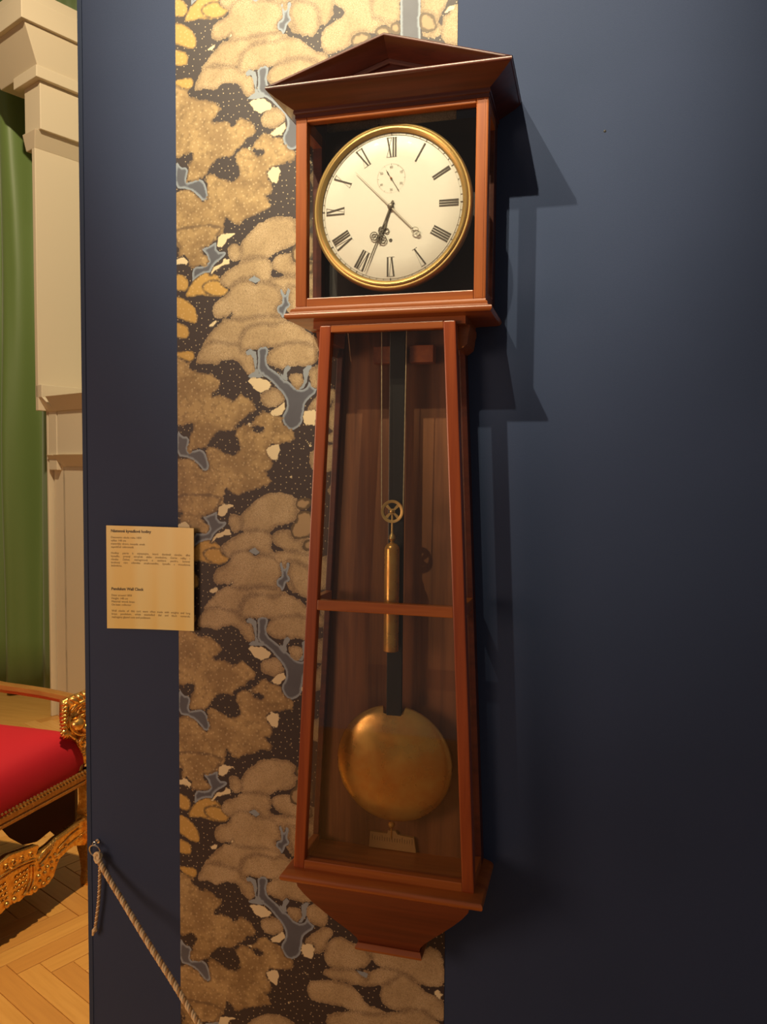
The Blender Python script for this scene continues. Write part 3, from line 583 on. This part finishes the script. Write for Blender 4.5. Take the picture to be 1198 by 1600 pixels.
sweep3([(.03, .03, -.0045), (.0560, .0630, -.0045), (.0585, .0665, -.0015), (.0588, .0670, .0015), (.0575, .0655, .0045), (.0550, .0620, .0085), (.03, .03, .0085)], wood_x, 'foot_moulding', smooth=.6)

# ---- pendulum, weight and scale behind the glass
RX = .0030
pend = box('pendulum', (RX-.0132, -.054, .395), (RX+.0132, -.047, 1.10), ebony, ck, bevel=.001, label='black pendulum rod')
BR, BZ = .1008, .3240
prof = [(BR, -.0445), (BR, -.0465), (BR-.0015, -.0485), (.090, -.0535), (.070, -.0590), (.045, -.0625), (.020, -.0642), (.0008, -.0645)]
q = MB(); n = 96
rg = []
for r_, d in [(.0008, -.038), (.06, -.0395), (BR-.001, -.0435)]+prof:
    rg.append([])
    for k in range(n):
        t_ = 2*pi*k/n; x_, z_ = r_*cos(t_), r_*sin(t_)
        if abs(x_) < .0185 and z_ > .05: z_ = min(z_, .0868+max(0, (abs(x_)-.0145))*2.4)      # notch at the rod
        rg[-1].append((RX-.001+x_, d, BZ+z_))
q.loft(rg); q.obj('bob', brass_b, pend, .7, 'large polished brass lens bob')
q = MB(); q.lathe((.0005, -.052, BZ-BR-.0002), [(.0030, .001), (.0055, -.001), (.0060, -.004), (.0045, -.0075), (.0018, -.0095), (.0013, -.022), (.0006, -.030)], 16, 'z'); q.obj('pointer', brass_b, pend, .6)
wt = MB(); WX, WY = .0028, -.076
wt.lathe((WX, WY, .5240), [(.010, 0), (.0125, .0015), (.0125, .170), (.0115, .174), (.0085, .178), (.0035, .1805), (.0015, .1815)], 32, 'z')
weight = wt.obj('weight', brass_b, ck, .6, 'brass cylinder weight')
q = MB(); PC = .7560
q.lathe((WX, WY, 0), [(.0038, .7040), (.0042, .7052), (.0026, .7065), (.0040, .7080), (.0045, .7095), (.0058, .7115), (.0050, .7165), (.0022, .7200), (.0018, .7260), (.0018, .757), (.0008, .7585)], 16, 'z')
q.lathe((WX, WY-.0035, PC), [(.0028, .007), (.0028, -.0015), (.0022, -.0025), (.0008, -.0030)], 16); q.obj('hook', brass, weight, .6)
q = MB(); rg = []; pr_ = [(.0142, -.002), (.0142, .002), (.0180, .0028), (.0188, .0028), (.0180, 0), (.0188, -.0028), (.0180, -.0028)]
for k in range(65): t_ = 2*pi*k/64; rg.append([(WX+r_*cos(t_), WY+d, PC+r_*sin(t_)) for r_, d in pr_])
q.loft(rg, True, False)
for k in range(4):
    a = pi/4+k*pi/2; e = Vector((cos(a), 0, sin(a))); nrm = Vector((-sin(a), 0, cos(a))); c0 = Vector((WX, WY, PC))
    v = []
    for yy in (-.0014, .0014):
        for r_, w_ in ((.003, -.0016), (.0148, -.0026), (.0148, .0026), (.003, .0016)): p_ = c0+e*r_+nrm*w_; v.append((p_.x, WY+yy, p_.z))
    q.hexa(v)
q.lathe((WX, WY, PC), [(.0045, .0018), (.0045, -.0018)], 16); q.obj('pulley', brass, weight, .6, 'four-spoked brass pulley wheel')
for s_ in (-1, 1):
    x0 = WX+s_*.0182; x1 = WX+s_*.0212; q = MB(); pts = [Vector((x0, WY, PC)).lerp(Vector((x1, WY, 1.10)), k/60) for k in range(61)]
    q.tube(pts, [.00075+.0002*(k % 2) for k in range(61)], 6); q.obj('gut_line', cordm, ck)
q = MB(); q.prism([(-.049, .158), (-.047, .186), (-.016, .186), (-.014, .192), (-.001, .192), (.003, .186), (.032, .184), (.036, .158)], lambda u, v, w_: (u, w_, v), -.018, -.012)
sc_ = q.obj('beat_scale', ivory, ck, label='small ivory beat scale at the foot of the backboard')
q = MB()
for k in range(-8, 9): q.box((k*.0045-.007, -.0184, .172), (k*.0045-.0066, -.018, .179 if k % 4 else .182))
q.obj('graduation', ink, sc_)
for s_, xz in ((-1, (-.03, 1.012)), (1, (.055, 1.020))): pass
# movement seat board seen through the top of the trunk glass
box('seat_board', (-.095, -.085, 1.058), (.095, -.014, 1.070), wood_x, ck)
for x_ in (-.022, .040): box('seat_bracket', (x_-.020, -.040, 1.002), (x_+.020, -.013, 1.030), wood_y, ck, bevel=.001)

# ================================================================== gold label card
card = empty('information_card', (-.487, -.004, .612), 'gold satin museum label card with two blocks of small black text left of the clock', 'label')
A_, B_, C_, D_ = (-.5790, .7125), (-.3935, .7125), (-.3940, .5195), (-.5795, .5135)
n = 16; q = MB(); rings = []
for k in range(n+1):
    t_ = k/n; y_ = -.0075-.004*(2*t_-1)**2
    xt, zt = A_[0]+(B_[0]-A_[0])*t_, A_[1]+(B_[1]-A_[1])*t_; xb_, zb = D_[0]+(C_[0]-D_[0])*t_, D_[1]+(C_[1]-D_[1])*t_
    rings.append([(xt, y_, zt), (xb_, y_, zb), (xb_, y_+.0018, zb), (xt, y_+.0018, zt)])
q.loft(rings); q.obj('card_sheet', card_m, card, .6)
box('foam_mount', (-.560, -.0052, .540), (-.412, -.0010, .698), card_e, card)
def ycard(x): t_ = (x-A_[0])/(B_[0]-A_[0]); return -.0075-.004*(2*t_-1)**2
def flat_text(txt, size, bold):
    cu = bpy.data.curves.new('text_line', 'FONT'); cu.body = txt; cu.size = size; cu.offset = bold; cu.resolution_u = 2
    o = bpy.data.objects.new('text_line', cu); COL.objects.link(o)
    me = bpy.data.meshes.new_from_object(o.evaluated_get(bpy.context.evaluated_depsgraph_get())); bpy.data.objects.remove(o)
    wd_ = max([v.co.x for v in me.vertices] or [0]); return me, wd_
def lettering(txt, x, z, size, bold=0.0, width=None):
    if not width: parts = [(flat_text(txt, size, bold)[0], 0.0)]
    else:                                       # justified: spread the words over the line
        ws = [flat_text(t_, size, bold) for t_ in txt.split()]; gap = (width-sum(w_ for _, w_ in ws))/max(1, len(ws)-1)
        parts = []; px_ = 0.0
        for me, w_ in ws: parts.append((me, px_)); px_ += w_+gap
    bm = bmesh.new()
    for me, dx in parts: me.transform(Matrix.Translation((dx, 0, 0))); bm.from_mesh(me)
    me = bpy.data.meshes.new('text_line'); bm.to_mesh(me); bm.free()
    me.transform(Matrix.Translation((x, 0, z))@Matrix.Rotation(pi/2, 4, 'X'))
    for v in me.vertices: v.co.z += (v.co.x-A_[0])*.030*(1-(v.co.z-.5165)/.196); v.co.y = ycard(v.co.x)-.00025
    return link('text_line', me, ink if bold else ink_card, card)
tx = -.5695; LH = .0061
z = .7000
for txt, dz_, sz, bd, wd_ in [
    ('Nástenné kyvadlové hodiny', 0, .0076, .00022, None),
    ('Datovanie: okolo roku 1850', .0118, .0056, 0, None), ('výška: 148 cm', LH, .0056, 0, None), ('materiály: drevo, mosadz, smalt', LH, .0056, 0, None), ('zapožičal: súkromník', LH, .0056, 0, None),
    ('Hodiny patria k nástenným, ktoré dostávali závažie, dlhé', .0118, .0056, 0, .168), ('kyvadlo, presný strojček alebo zvonkohru, čierne rafiky i', LH, .0056, 0, .168),
    ('rímske číslice, mahagónové a zasklené puzdro, kovový', LH, .0056, 0, .168), ('kruhový rám ciferníka smaltovaného, kyvadlo s mosadznou', LH, .0056, 0, .168), ('šošovkou.', LH, .0056, 0, None),
    ('Pendulum Wall Clock', .0455, .0076, .00022, None),
    ('Date: around 1850', .0118, .0056, 0, None), ('Height: 148 cm', LH, .0056, 0, None), ('Material: wood, brass', LH, .0056, 0, None), ('On loan: collector', LH, .0056, 0, None),
    ('Wall clocks of this sort were often made with weights and long', .0118, .0056, 0, .168), ('brass pendulum, white enamelled dial and black numerals,', LH, .0056, 0, .168), ('mahogany glazed case and pediment.', LH, .0056, 0, None)]:
    z -= dz_; lettering(txt, tx, z, sz, bd, wd_)

# ================================================================== wall ring and rope
ring = empty('wall_ring', (-.6125, 0, .083), 'small nickel ring on a screw eye fixed near the lower left wall edge', 'ring')
q = MB(); q.tube([(-.6125, 0, .0835), (-.6125, -.0105, .0835)], .0016, 8); q.lathe((-.6125, -.0012, .0835), [(.0045, 0), (.0045, -.001), (.002, -.0015)], 14)
q.tube([(-.6125+.0035*cos(t), -.0125, .0832+.0035*sin(t)) for t in [2*pi*k/14 for k in range(15)]], .0012, 6); q.obj('screw_eye', silver, ring, .7)
q = MB(); q.tube([(-.6110+.0120*cos(t), -.0135-.002*sin(t), .0700+.0120*sin(t)) for t in [2*pi*k/36 for k in range(37)]], .0014, 8, False); q.obj('hoop', silver, ring, .7)
def bez(P, n):
    out = []
    for i in range(len(P)-1):
        p0, p1, p2, p3 = [Vector(P[max(0, min(len(P)-1, j))]) for j in (i-1, i, i+1, i+2)]
        for k in range(n):
            t_ = k/n; out.append(.5*((2*p1)+(p2-p0)*t_+(2*p0-5*p1+4*p2-p3)*t_*t_+(3*p1-p0-3*p2+p3)*t_**3))
    out.append(Vector(P[-1])); return out
def twist(path, rr, rs, pitch, parent, ns=3, mats=(rope_m,)):
    L = [0.0]
    for a, b in zip(path, path[1:]): L.append(L[-1]+(b-a).length)
    N = int(L[-1]/pitch*10); pts = []; j = 0
    for k in range(N+1):
        s = L[-1]*k/N
        while j < len(L)-2 and L[j+1] < s: j += 1
        t_ = (s-L[j])/max(1e-9, L[j+1]-L[j]); pts.append((path[j].lerp(path[j+1], t_), (path[j+1]-path[j]).normalized(), s))
    for m_ in range(ns):
        q = MB(); c_ = []
        for p_, d, s in pts:
            a = d.cross(Vector((0, 1, 0))).normalized(); b = d.cross(a); ph = 2*pi*(s/pitch+m_/ns)
            c_.append(p_+(a*cos(ph)+b*sin(ph))*rr)
        q.tube(c_, rs, 6); q.obj('strand', mats[m_ % len(mats)], parent, True)
rope = empty('barrier_rope', (-.600, -.015, .060), 'twisted cream and gold barrier rope tied to the wall ring, sloping down right', 'rope')
RP = [(-.6030, -.0150, .0590), (-.5900, -.0200, .0430), (-.5600, -.0290, .0150), (-.5300, -.0400, -.0080), (-.4550, -.0800, -.0470), (-.3750, -.1180, -.0920), (-.3120, -.1500, -.1260), (-.1500, -.2300, -.2050), (.0500, -.3300, -.2550), (.3300, -.4500, -.2500)]
twist(bez(RP, 10), .0031, .0027, .0200, rope, 3, (rope_m, rope_m, rope_d))
q = MB()
for a0, zc, rr_ in ((0, .0595, .0066), (.6, .0560, .0072), (1.2, .0620, .0056)):
    q.tube([(-.6020+rr_*cos(t+a0), -.0160+rr_*.9*sin(t), zc+.0045*sin(t+a0)) for t in [2*pi*k/16 for k in range(17)]], .0025, 6, False)
q.obj('knot', rope_m, rope, True)
q = MB(); q.tube([(-.6040+.0075*cos(t), -.0140, .0605+.0062*sin(t)) for t in [pi*(.2+1.6*k/14) for k in range(15)]], .0026, 6); q.obj('loop', rope_m, rope, True)
le = box('loose_end', (-.6035, -.0140, .0500), (-.5995, -.0100, .0530), rope_d, rope, label='thin loose end of the cord hanging down')
twist(bez([(-.6010, -.0120, .0560), (-.6022, -.0110, .0200), (-.6060, -.0100, -.0300), (-.6120, -.0095, -.0700), (-.6155, -.0095, -.0920)], 10), .0017, .0019, .0110, le, 2, (rope_m, rope_d))
q = MB()
for k in range(3): q.tube([(-.6160+.0036*cos(t), -.0100+.0034*sin(t), -.0925-.0022*k+.0045*cos(t+.4)) for t in [2*pi*j/12 for j in range(13)]], .0019, 6, False)
q.tube([(-.6165, -.0100, -.0960), (-.6190, -.0100, -.1010), (-.6205, -.0098, -.1060)], [.0026, .0028, .0022], 6); q.obj('end_knot', rope_m, le, True)
post = empty('barrier_post', (.35, -.455, FLZ), 'low brass barrier post holding the far end of the twisted rope', 'post')
q = MB(); q.lathe((.35, -.456, FLZ), [(.11, 0), (.11, .008), (.09, .016), (.02, .024), (.012, .03), (.012, .44), (.018, .445), (.018, .46), (.012, .47), (.004, .478)], 32, 'z'); q.obj('stem', brass, post, .6)

# ================================================================== pilaster and curtain of the next room
pil = structure(bpy.data.objects.new('pilaster', None)); COL.objects.link(pil); pil.location = (-2.84, 2.61, FLZ)
rV, lV, SP = Vector((.407, .914, 0)), Vector((-.914, .407, 0)), Vector((-2.844, 2.614, 0))
def corner(a, b): return SP-lV*a-rV*b
def cbox(name, lo, hi, z0, z1, wl, wr, m=cream, bevel=.004):
    """corner offsets (a,b) at bottom lo and top hi; widths along l and r"""
    q = MB(); v = []
    for (a, b), z_, in ((lo, z0), (hi, z1)):
        c0 = corner(a, b); ea, eb = a+wl, b+wr
        for p_ in (corner(a, b), corner(a, -wr), corner(-wl, -wr), corner(-wl, b)): v.append((p_.x, p_.y, z_))
    q.hexa(v); return q.obj(name, m, pil, bevel=bevel)
cbox('shaft', (0, 0), (0, 0), 1.15, 2.72, .035, .62)
cbox('backing', (-.012, -.06), (-.012, -.06), FLZ, 1.3, .03, .62)
cbox('neck_cove', (.0, .0), (.05, .022), 2.66, 2.75, .10, .62)
cbox('neck', (.07, .0), (.07, .0), 2.75, 3.02, .11, .62)
cbox('astragal', (.10, .035), (.10, .035), 3.02, 3.085, .17, .62)
cbox('capital', (.09, .02), (.13, .115), 3.08, 3.28, .36, .62)
cbox('abacus', (.15, .14), (.15, .14), 3.28, 3.40, .44, .62)
cbox('abacus', (.13, .12), (.13, .12), 3.40, 3.47, .40, .62)
cbox('lower_block', (.037, 0), (.037, 0), 1.225, 1.30, -.03+.067, .62)
cbox('block_underside', (.089, -.052), (.037, 0), 1.146, 1.228, .0, .62)
cbox('lower_shaft', (.092, -.058), (.092, -.058), .80, 1.15, .0, .62)
cbox('ledge', (.125, -.085), (.075, -.040), .822, .890, .0, .62)
cbox('foot_shaft', (.128, -.09), (.128, -.09), FLZ, .825, .0, .62)
for nm, dx in (('pilaster_wing', 0),):
    q = MB(); pts_ = [corner(.13, -.10), corner(.13, -.62), corner(.90, -.62), corner(.90, -.10)]
    for z0_, z1_, pr in ((FLZ, .822, 0), (.89, 1.146, .03), (1.228, 2.7, .05)):
        v = []
        for z_ in (z0_, z1_):
            for (a, b) in ((.10, -.09+pr), (.10, -.62), (.9, -.62), (.9, -.09+pr)): p_ = corner(a, b); v.append((p_.x, p_.y, z_))
        if z1_ < 1.2: q.hexa(v)
    q.obj('pilaster_wing', cream, pil, bevel=.004)
    q = MB()
    for (z0_, z1_, b0, b1) in ((.822, .890, -.085, -.040), (1.146, 1.30, -.052, 0)):
        v = []
        for z_, b in ((z0_, b0), (z1_ if z1_ < 1 else 1.228, b1)):
            for (aa, bb) in ((.08, b), (.08, -.62), (.9, -.62), (.9, b)): p_ = corner(aa, bb); v.append((p_.x, p_.y, z_))
        q.hexa(v)
    q.obj('wing_ledge', cream, pil)
cur = empty('curtain', (-3.4, 3.05, FLZ+.02), 'full-length dark green satin curtain hanging in folds behind the cream pilaster', 'curtain')
q = MB(); rings = []; N = 260; nz_ = 14
for j in range(nz_+1):
    z_ = FLZ+.02+(4.15-FLZ)*j/nz_; r_ = []
    for k in range(N+1):
        u = k/N; x_ = -4.9+2.95*u; amp = .045+.012*sin(j*.9+u*7)
        y_ = 3.02+amp*1.5*sin(u*2*pi*9+.8*sin(u*13)+.10*sin(j*.5))+.012*sin(u*2*pi*23+j*.15)
        r_.append((x_+.01*sin(j*.4+u*9), y_, z_))
    rings.append(r_)
q.loft(rings, False); o = q.obj('drape', green, cur, True); md = o.modifiers.new('thickness', 'SOLIDIFY'); md.thickness = .004
q = MB(); q.tube([(-5.0, 3.02, 4.2), (-1.9, 3.02, 4.2)], .02, 12); q.obj('curtain_rod', gilt_matt, cur)

# ================================================================== gilt armchair
ch = empty('armchair', (-1.70, .72, FLZ), 'carved gilt armchair with crimson velvet seat and lion mask arm, behind the wall', 'chair')
FX = lambda y: -1.455+.075*(y-.72)
def H(p_): return (p_[0], p_[1], p_[2]+FLZ)
YC, YN, YFR = .72, .335, 1.105
# seat
q = MB(); rings = []; 
def se(t_, n_=9.0): c_, s_ = cos(t_), sin(t_); return (abs(c_)**(2/n_)*(1 if c_ > 0 else -1), abs(s_)**(2/n_)*(1 if s_ > 0 else -1))
for hgt, k in ((.415, .99), (.430, 1.0), (.455, 1.012), (.490, 1.0), (.520, .970), (.545, .915), (.562, .83), (.574, .68), (.580, .45), (.582, .15)):
    rings.append([(-1.715+.262*k*se(t_)[0]+.03*(se(t_)[1]*.5), YC+.02+.402*k*se(t_)[1], FLZ+hgt+.012*se(t_)[1]**2*(1-k)*0) for t_ in [2*pi*i/72 for i in range(72)]])
q.loft(rings); q.obj('seat_cushion', red, ch, .9, 'plump crimson velvet seat')
def railprof(a, b, name, m=gilt_matt, out=Vector((1, 0, 0)), parent=ch):
    a, b = Vector(a), Vector(b); pr = [(-.03, 0), (0, 0), (.004, .004), (.004, .012), (-.001, .016), (.003, .020), (.003, .036), (-.002, .041), (-.002, .046), (-.03, .046)]
    q = MB(); q.loft([[tuple(p_+out*u+Vector((0, 0, v))) for u, v in pr] for p_ in (a, b)]); return q.obj(name, m, parent, .5)
fr_r = railprof(H((FX(YN), YN, .378)), H((FX(YFR)+.003, YFR+.02, .378)), 'front_rail')
railprof(H((-1.98, YFR+.012, .378)), H((FX(YFR), YFR+.012, .378)), 'side_rail', out=Vector((0, 1, 0)))
railprof(H((-1.98, YN-.012, .378)), H((FX(YN), YN-.012, .378)), 'side_rail', out=Vector((0, -1, 0)))
q = MB()
for k in range(52):
    y_ = YN+.01+(YFR-YN)*k/51; q.ball(H((FX(y_)+.0035, y_, .4285)), .0050, n=4)
q.obj('nail_heads', brass, fr_r)['kind'] = 'stuff'
# front legs
def leg(y_, x_, name='front_leg', m=gilt):
    q = MB(); sec = [(.000, .016, .016), (.02, .019, .018), (.05, .015, .015), (.10, .019, .018), (.15, .028, .024), (.24, .030, .026), (.262, .022, .022), (.275, .026, .024), (.31, .019, .019), (.375, .021, .02), (.40, .026, .024)]
    q.loft([[(x_+sx*dx, y_+sy*dy+.004*(h-.2), FLZ+h) for sx, sy in ((-1, -1), (1, -1), (1, 1), (-1, 1))] for h, dy, dx in sec])
    for sy in (-1, 1): q.tube([(x_+.020, y_+sy*.010, FLZ+h) for h in (.03, .10, .14)], [.003, .004, .005], 6)
    for h, r_ in ((.07, .008), (.12, .010), (.045, .006), (.29, .009), (.33, .009), (.2, .012)): q.ball((x_+.019, y_, FLZ+h), r_, n=6)
    return q.obj(name, m, ch, .6, bevel=0)
leg(1.092, -1.437); leg(2*YC-1.092, -1.475)
leg(1.092, -1.95, 'rear_leg', brownw); leg(2*YC-1.092, -1.97, 'rear_leg', brownw)
# carved front stretcher
half = [(725,283),(786,271),(839,262),(846,256),(834,232),(868,233),(898,236),(929,244),(972,247),(1025,252),(1067,252),(1100,235),(1102,150),(1065,155),(1023,172),(1007,178),(978,176),(954,169),(935,165),(919,136),(911,119),(887,104),(858,104),(832,113),(811,103),(783,116),(758,110),(738,118)]
poly = [(y/1000, z_/1000) for y, z_ in half]
poly = poly+[(2*YC-y, z_) for y, z_ in reversed(poly)]
q = MB(); q.prism(poly, lambda u, v, w_: (FX(u)+w_, u, FLZ+v), -.022, .004)
st = q.obj('carved_stretcher', gilt, ch, bevel=.003, label='carved gilt stretcher with shell scrolls')
q = MB()
def rel(pts, r_, mir=True, dx=.006):
    for sgn in ((1, -1) if mir else (1,)):
        P_ = [Vector((FX(YC+sgn*(y/1000-YC))+dx, YC+sgn*(y/1000-YC), FLZ+z_/1000)) for y, z_ in pts]
        q.tube(bez([tuple(p_) for p_ in P_], 6), r_, 7)
for L_, r_ in (([(722,236),(776,231),(824,221)], .0040), ([(722,225),(776,221),(824,212)], .0030), ([(806,208),(803,165),(790,140),(772,122)], .0042), ([(818,203),(818,160),(806,137),(790,120)], .0036),
               ([(838,212),(862,228),(905,238),(960,242),(1030,246)], .0038), ([(930,205),(960,216),(1000,228),(1050,232)], .0030), ([(915,180),(950,190),(1000,198),(1055,205)], .0030), ([(845,190),(880,205),(905,225)], .0035)): rel(L_, r_)
for k in range(6):                               # rope-like flutes
    y0, z0 = 838+k*13, 205+k*4; rel([(y0, z0), (y0+8, z0+12), (y0+18, z0+22)], .0046)
for y0, z0 in [(735,253),(770,249),(808,243)]:
    rel([(y0+8*cos(t), z0+8*sin(t)) for t in [2*pi*k/10 for k in range(11)]], .0026)
for sgn in (1, -1):
    for y, z_, r_ in [(770,249,5),(808,243,5),(856,181,10),(881,164,9),(900,171,8),(916,190,8),(967,200,7),(1040,195,9),(840,152,9),(884,120,10),(862,114,10),(822,118,12),(846,132,8),(868,150,9),(900,148,8),(893,190,7),(845,170,7),(925,165,7),(948,190,7),(1075,200,16),(735,128,11),(785,126,8)]:
        yy = YC+sgn*(y/1000-YC); q.ball((FX(yy)+.004, yy, FLZ+z_/1000), r_/1000, sx=.8, n=7)
for sgn in (1, -1):                              # diaper work on the flat panel
    for i in range(5):
        for j in range(4):
            y, z_ = 735+i*15+j*3, 150+j*17
            if y < 795: 
                yy = YC+sgn*(y/1000-YC)
                q.tube([(FX(yy)+.004, yy-.006, FLZ+z_/1000-.003), (FX(yy)+.0075, yy, FLZ+z_/1000), (FX(yy)+.004, yy+.006, FLZ+z_/1000+.005)], [.0015, .0028, .0012], 6)
q.obj('relief_carving', gilt, st, True)
# back stretcher and panels standing in for the under-seat shadow
q = MB(); q.prism([(1.09, .30), (.95, .20), (.80, .16), (.64, .16), (.49, .20), (.35, .30), (.35, .24), (.49, .14), (.64, .10), (.80, .10), (.95, .14), (1.09, .24)], lambda u, v, w_: (w_, u, FLZ+v), -1.97, -1.945); q.obj('back_stretcher', brownw, ch)
for yy in (1.105, .335):                        # added dark panels, part under-seat shadow, part side stretcher
    q = MB(); pl_ = [(-1.49, .385), (-1.95, .385), (-1.95, .20), (-1.90, .13), (-1.84, .17), (-1.78, .12), (-1.72, .10), (-1.66, .12), (-1.60, .17), (-1.54, .13), (-1.49, .20)]
    q.prism(pl_, lambda u, v, w_: (u, w_, FLZ+v), yy-.009, yy+.009); q.obj('side_shade_panel', brownw, ch, bevel=.002)
box('seat_base', (-1.96, YN+.01, FLZ+.375), (-1.47, YFR-.01, FLZ+.415), brownw, ch)
# arms
for s_, yy in ((1, 1.125), (-1, 2*YC-1.125)):
    q = MB(); path = bez([(-1.50, yy-.01*s_, .672), (-1.56, yy-.003*s_, .676), (-1.64, yy, .682), (-1.74, yy+.003*s_, .686), (-1.86, yy+.004*s_, .692), (-2.02, yy, .72)], 5)
    q.loft([[(p_.x, p_.y+u, FLZ+p_.z+v) for u, v in ((-.026, -.004), (-.020, .010), (.0, .016), (.020, .010), (.026, -.004), (.018, -.018), (-.018, -.018))] for p_ in path]); q.obj('arm', gilt_matt, ch, .7)
    q = MB()
    YM = yy-.022*s_; XM = -1.462
    def B(dy, z_, dx, r_, ky=1, kz=1, kx=1, both=True):
        for g_ in ((1, -1) if both else (1,)): q.ball((XM+dx, YM+g_*dy, FLZ+z_), r_, sx=kx, sy=ky, sz=kz, n=9)
    def Tb(pts, r_):
        for g_ in (1, -1): q.tube(bez([(XM+dx, YM+g_*dy, FLZ+z_) for dy, z_, dx in pts], 6), r_, 8)
    B(0, .615, -.010, .070, 1.05, 1.15, .55, False)                # skull
    B(0, .640, .040, .020, .75, 1.6, 1.0, False); B(0, .606, .052, .022, 1.05, .75, .9, False)   # nose bridge and tip
    B(.050, .606, .020, .029, 1.1, .9, .9); B(.024, .585, .036, .021, 1.1, .85, .9)             # cheeks and muzzle
    B(.034, .652, .034, .0095, 1.1, .9, .9)                                                      # eyeball
    Tb([(.016, .650, .036), (.030, .666, .038), (.050, .657, .030), (.056, .645, .026)], .0045)   # upper lid
    Tb([(.018, .645, .036), (.034, .637, .038), (.054, .630, .026)], .0042)                     # lower lid
    Tb([(.010, .668, .040), (.030, .684, .040), (.060, .676, .026), (.074, .655, .012)], .0075)  # brow
    for k in range(6):                                                                            # tufts on the forehead
        a = -.075+.03*k; q.tube([(XM+.030, YM+a*.7, FLZ+.676), (XM+.030, YM+a, FLZ+.698), (XM+.010, YM+a*1.15, FLZ+.708)], [.006, .010, .006], 7)
    Tb([(.070, .650, .012), (.080, .620, .010), (.074, .590, .014), (.050, .566, .024), (.020, .560, .034)], .0050)   # cheek line
    Tb([(.082, .640, .006), (.092, .610, .004), (.086, .580, .008), (.062, .553, .018)], .0050)
    for k in range(9):                                                                            # corded mane edge
        zz = .690-.0135*k; dy = .098+.008*sin(k*.35); 
        for g_ in (1, -1): q.tube([(XM-.004, YM+g_*(dy+.010), FLZ+zz-.004), (XM+.012, YM+g_*dy, FLZ+zz+.001), (XM+.006, YM+g_*(dy-.014), FLZ+zz+.007)], [.003, .0062, .003], 7)
    for g_ in (1, -1):                                                                            # fan below the ear
        for k in range(7):
            a = rad(200+18*k); c_ = Vector((XM+.002, YM+g_*.078, FLZ+.604)); d = Vector((0, -g_*cos(a), sin(a)))
            q.tube([c_+d*.012, c_+d*.030+Vector((.006, 0, 0)), c_+d*.046], [.004, .0075, .002], 7)
    q.loft([[(XM-.016, YM+u, FLZ+v) for u, v in pol] for pol in ([(y_*1.0, z_) for y_, z_ in ((-.10, .70), (.10, .70), (.102, .64), (.085, .575), (.04, .53), (-.04, .53), (-.085, .575), (-.102, .64))],)]+
           [[(XM+.004, YM+u, FLZ+v) for u, v in [(y_*.97, .01+z_*.985) for y_, z_ in ((-.10, .70), (.10, .70), (.102, .64), (.085, .575), (.04, .53), (-.04, .53), (-.085, .575), (-.102, .64))]]])
    Tb([(.008, .548, .024), (.028, .552, .026), (.040, .532, .020), (.026, .514, .018), (.014, .524, .022), (.022, .534, .024)], .0060)   # chin scroll
    for k in range(6):
        a = .05*k; Tb([(.046-.006*k, .540-.012*k, .012), (.036-.005*k, .524-.010*k, .020)], .0042)
    B(0, .470, .008, .020, .9, 1.4, .8, False); Tb([(.012, .500, .014), (.010, .470, .014), (.004, .440, .012)], .0065)
    o = q.obj('lion_mask', gilt, ch, True, 'gilt lion mask on the front of the arm')
    q = MB(); q.tube(bez([(-1.462, YM-.012*s_, FLZ+.54), (-1.470, YM-.02*s_, FLZ+.48), (-1.462, YM-.03*s_, FLZ+.42)], 5), [.026, .025, .024, .022, .02, .02, .02, .02, .022, .022, .022], 10); q.obj('arm_support', gilt, ch, True)
# chair back
for yy in (.36, 1.08): q = MB(); q.tube([(-1.96, yy, FLZ+.38), (-2.00, yy, FLZ+.75), (-2.08, yy, FLZ+1.10)], [.022, .020, .018], 10); q.obj('back_post', gilt_matt, ch, True)
q = MB(); q.hexa([(-2.03, .38, FLZ+.74), (-2.03, 1.06, FLZ+.74), (-1.995, 1.06, FLZ+.74), (-1.995, .38, FLZ+.74), (-2.10, .38, FLZ+1.09), (-2.10, 1.06, FLZ+1.09), (-2.065, 1.06, FLZ+1.09), (-2.065, .38, FLZ+1.09)]); q.obj('backrest', red, ch, bevel=.01)
q = MB(); q.tube([(-2.085, .33, FLZ+1.10), (-2.085, 1.11, FLZ+1.10)], .022, 10); q.obj('top_rail', gilt, ch, True)
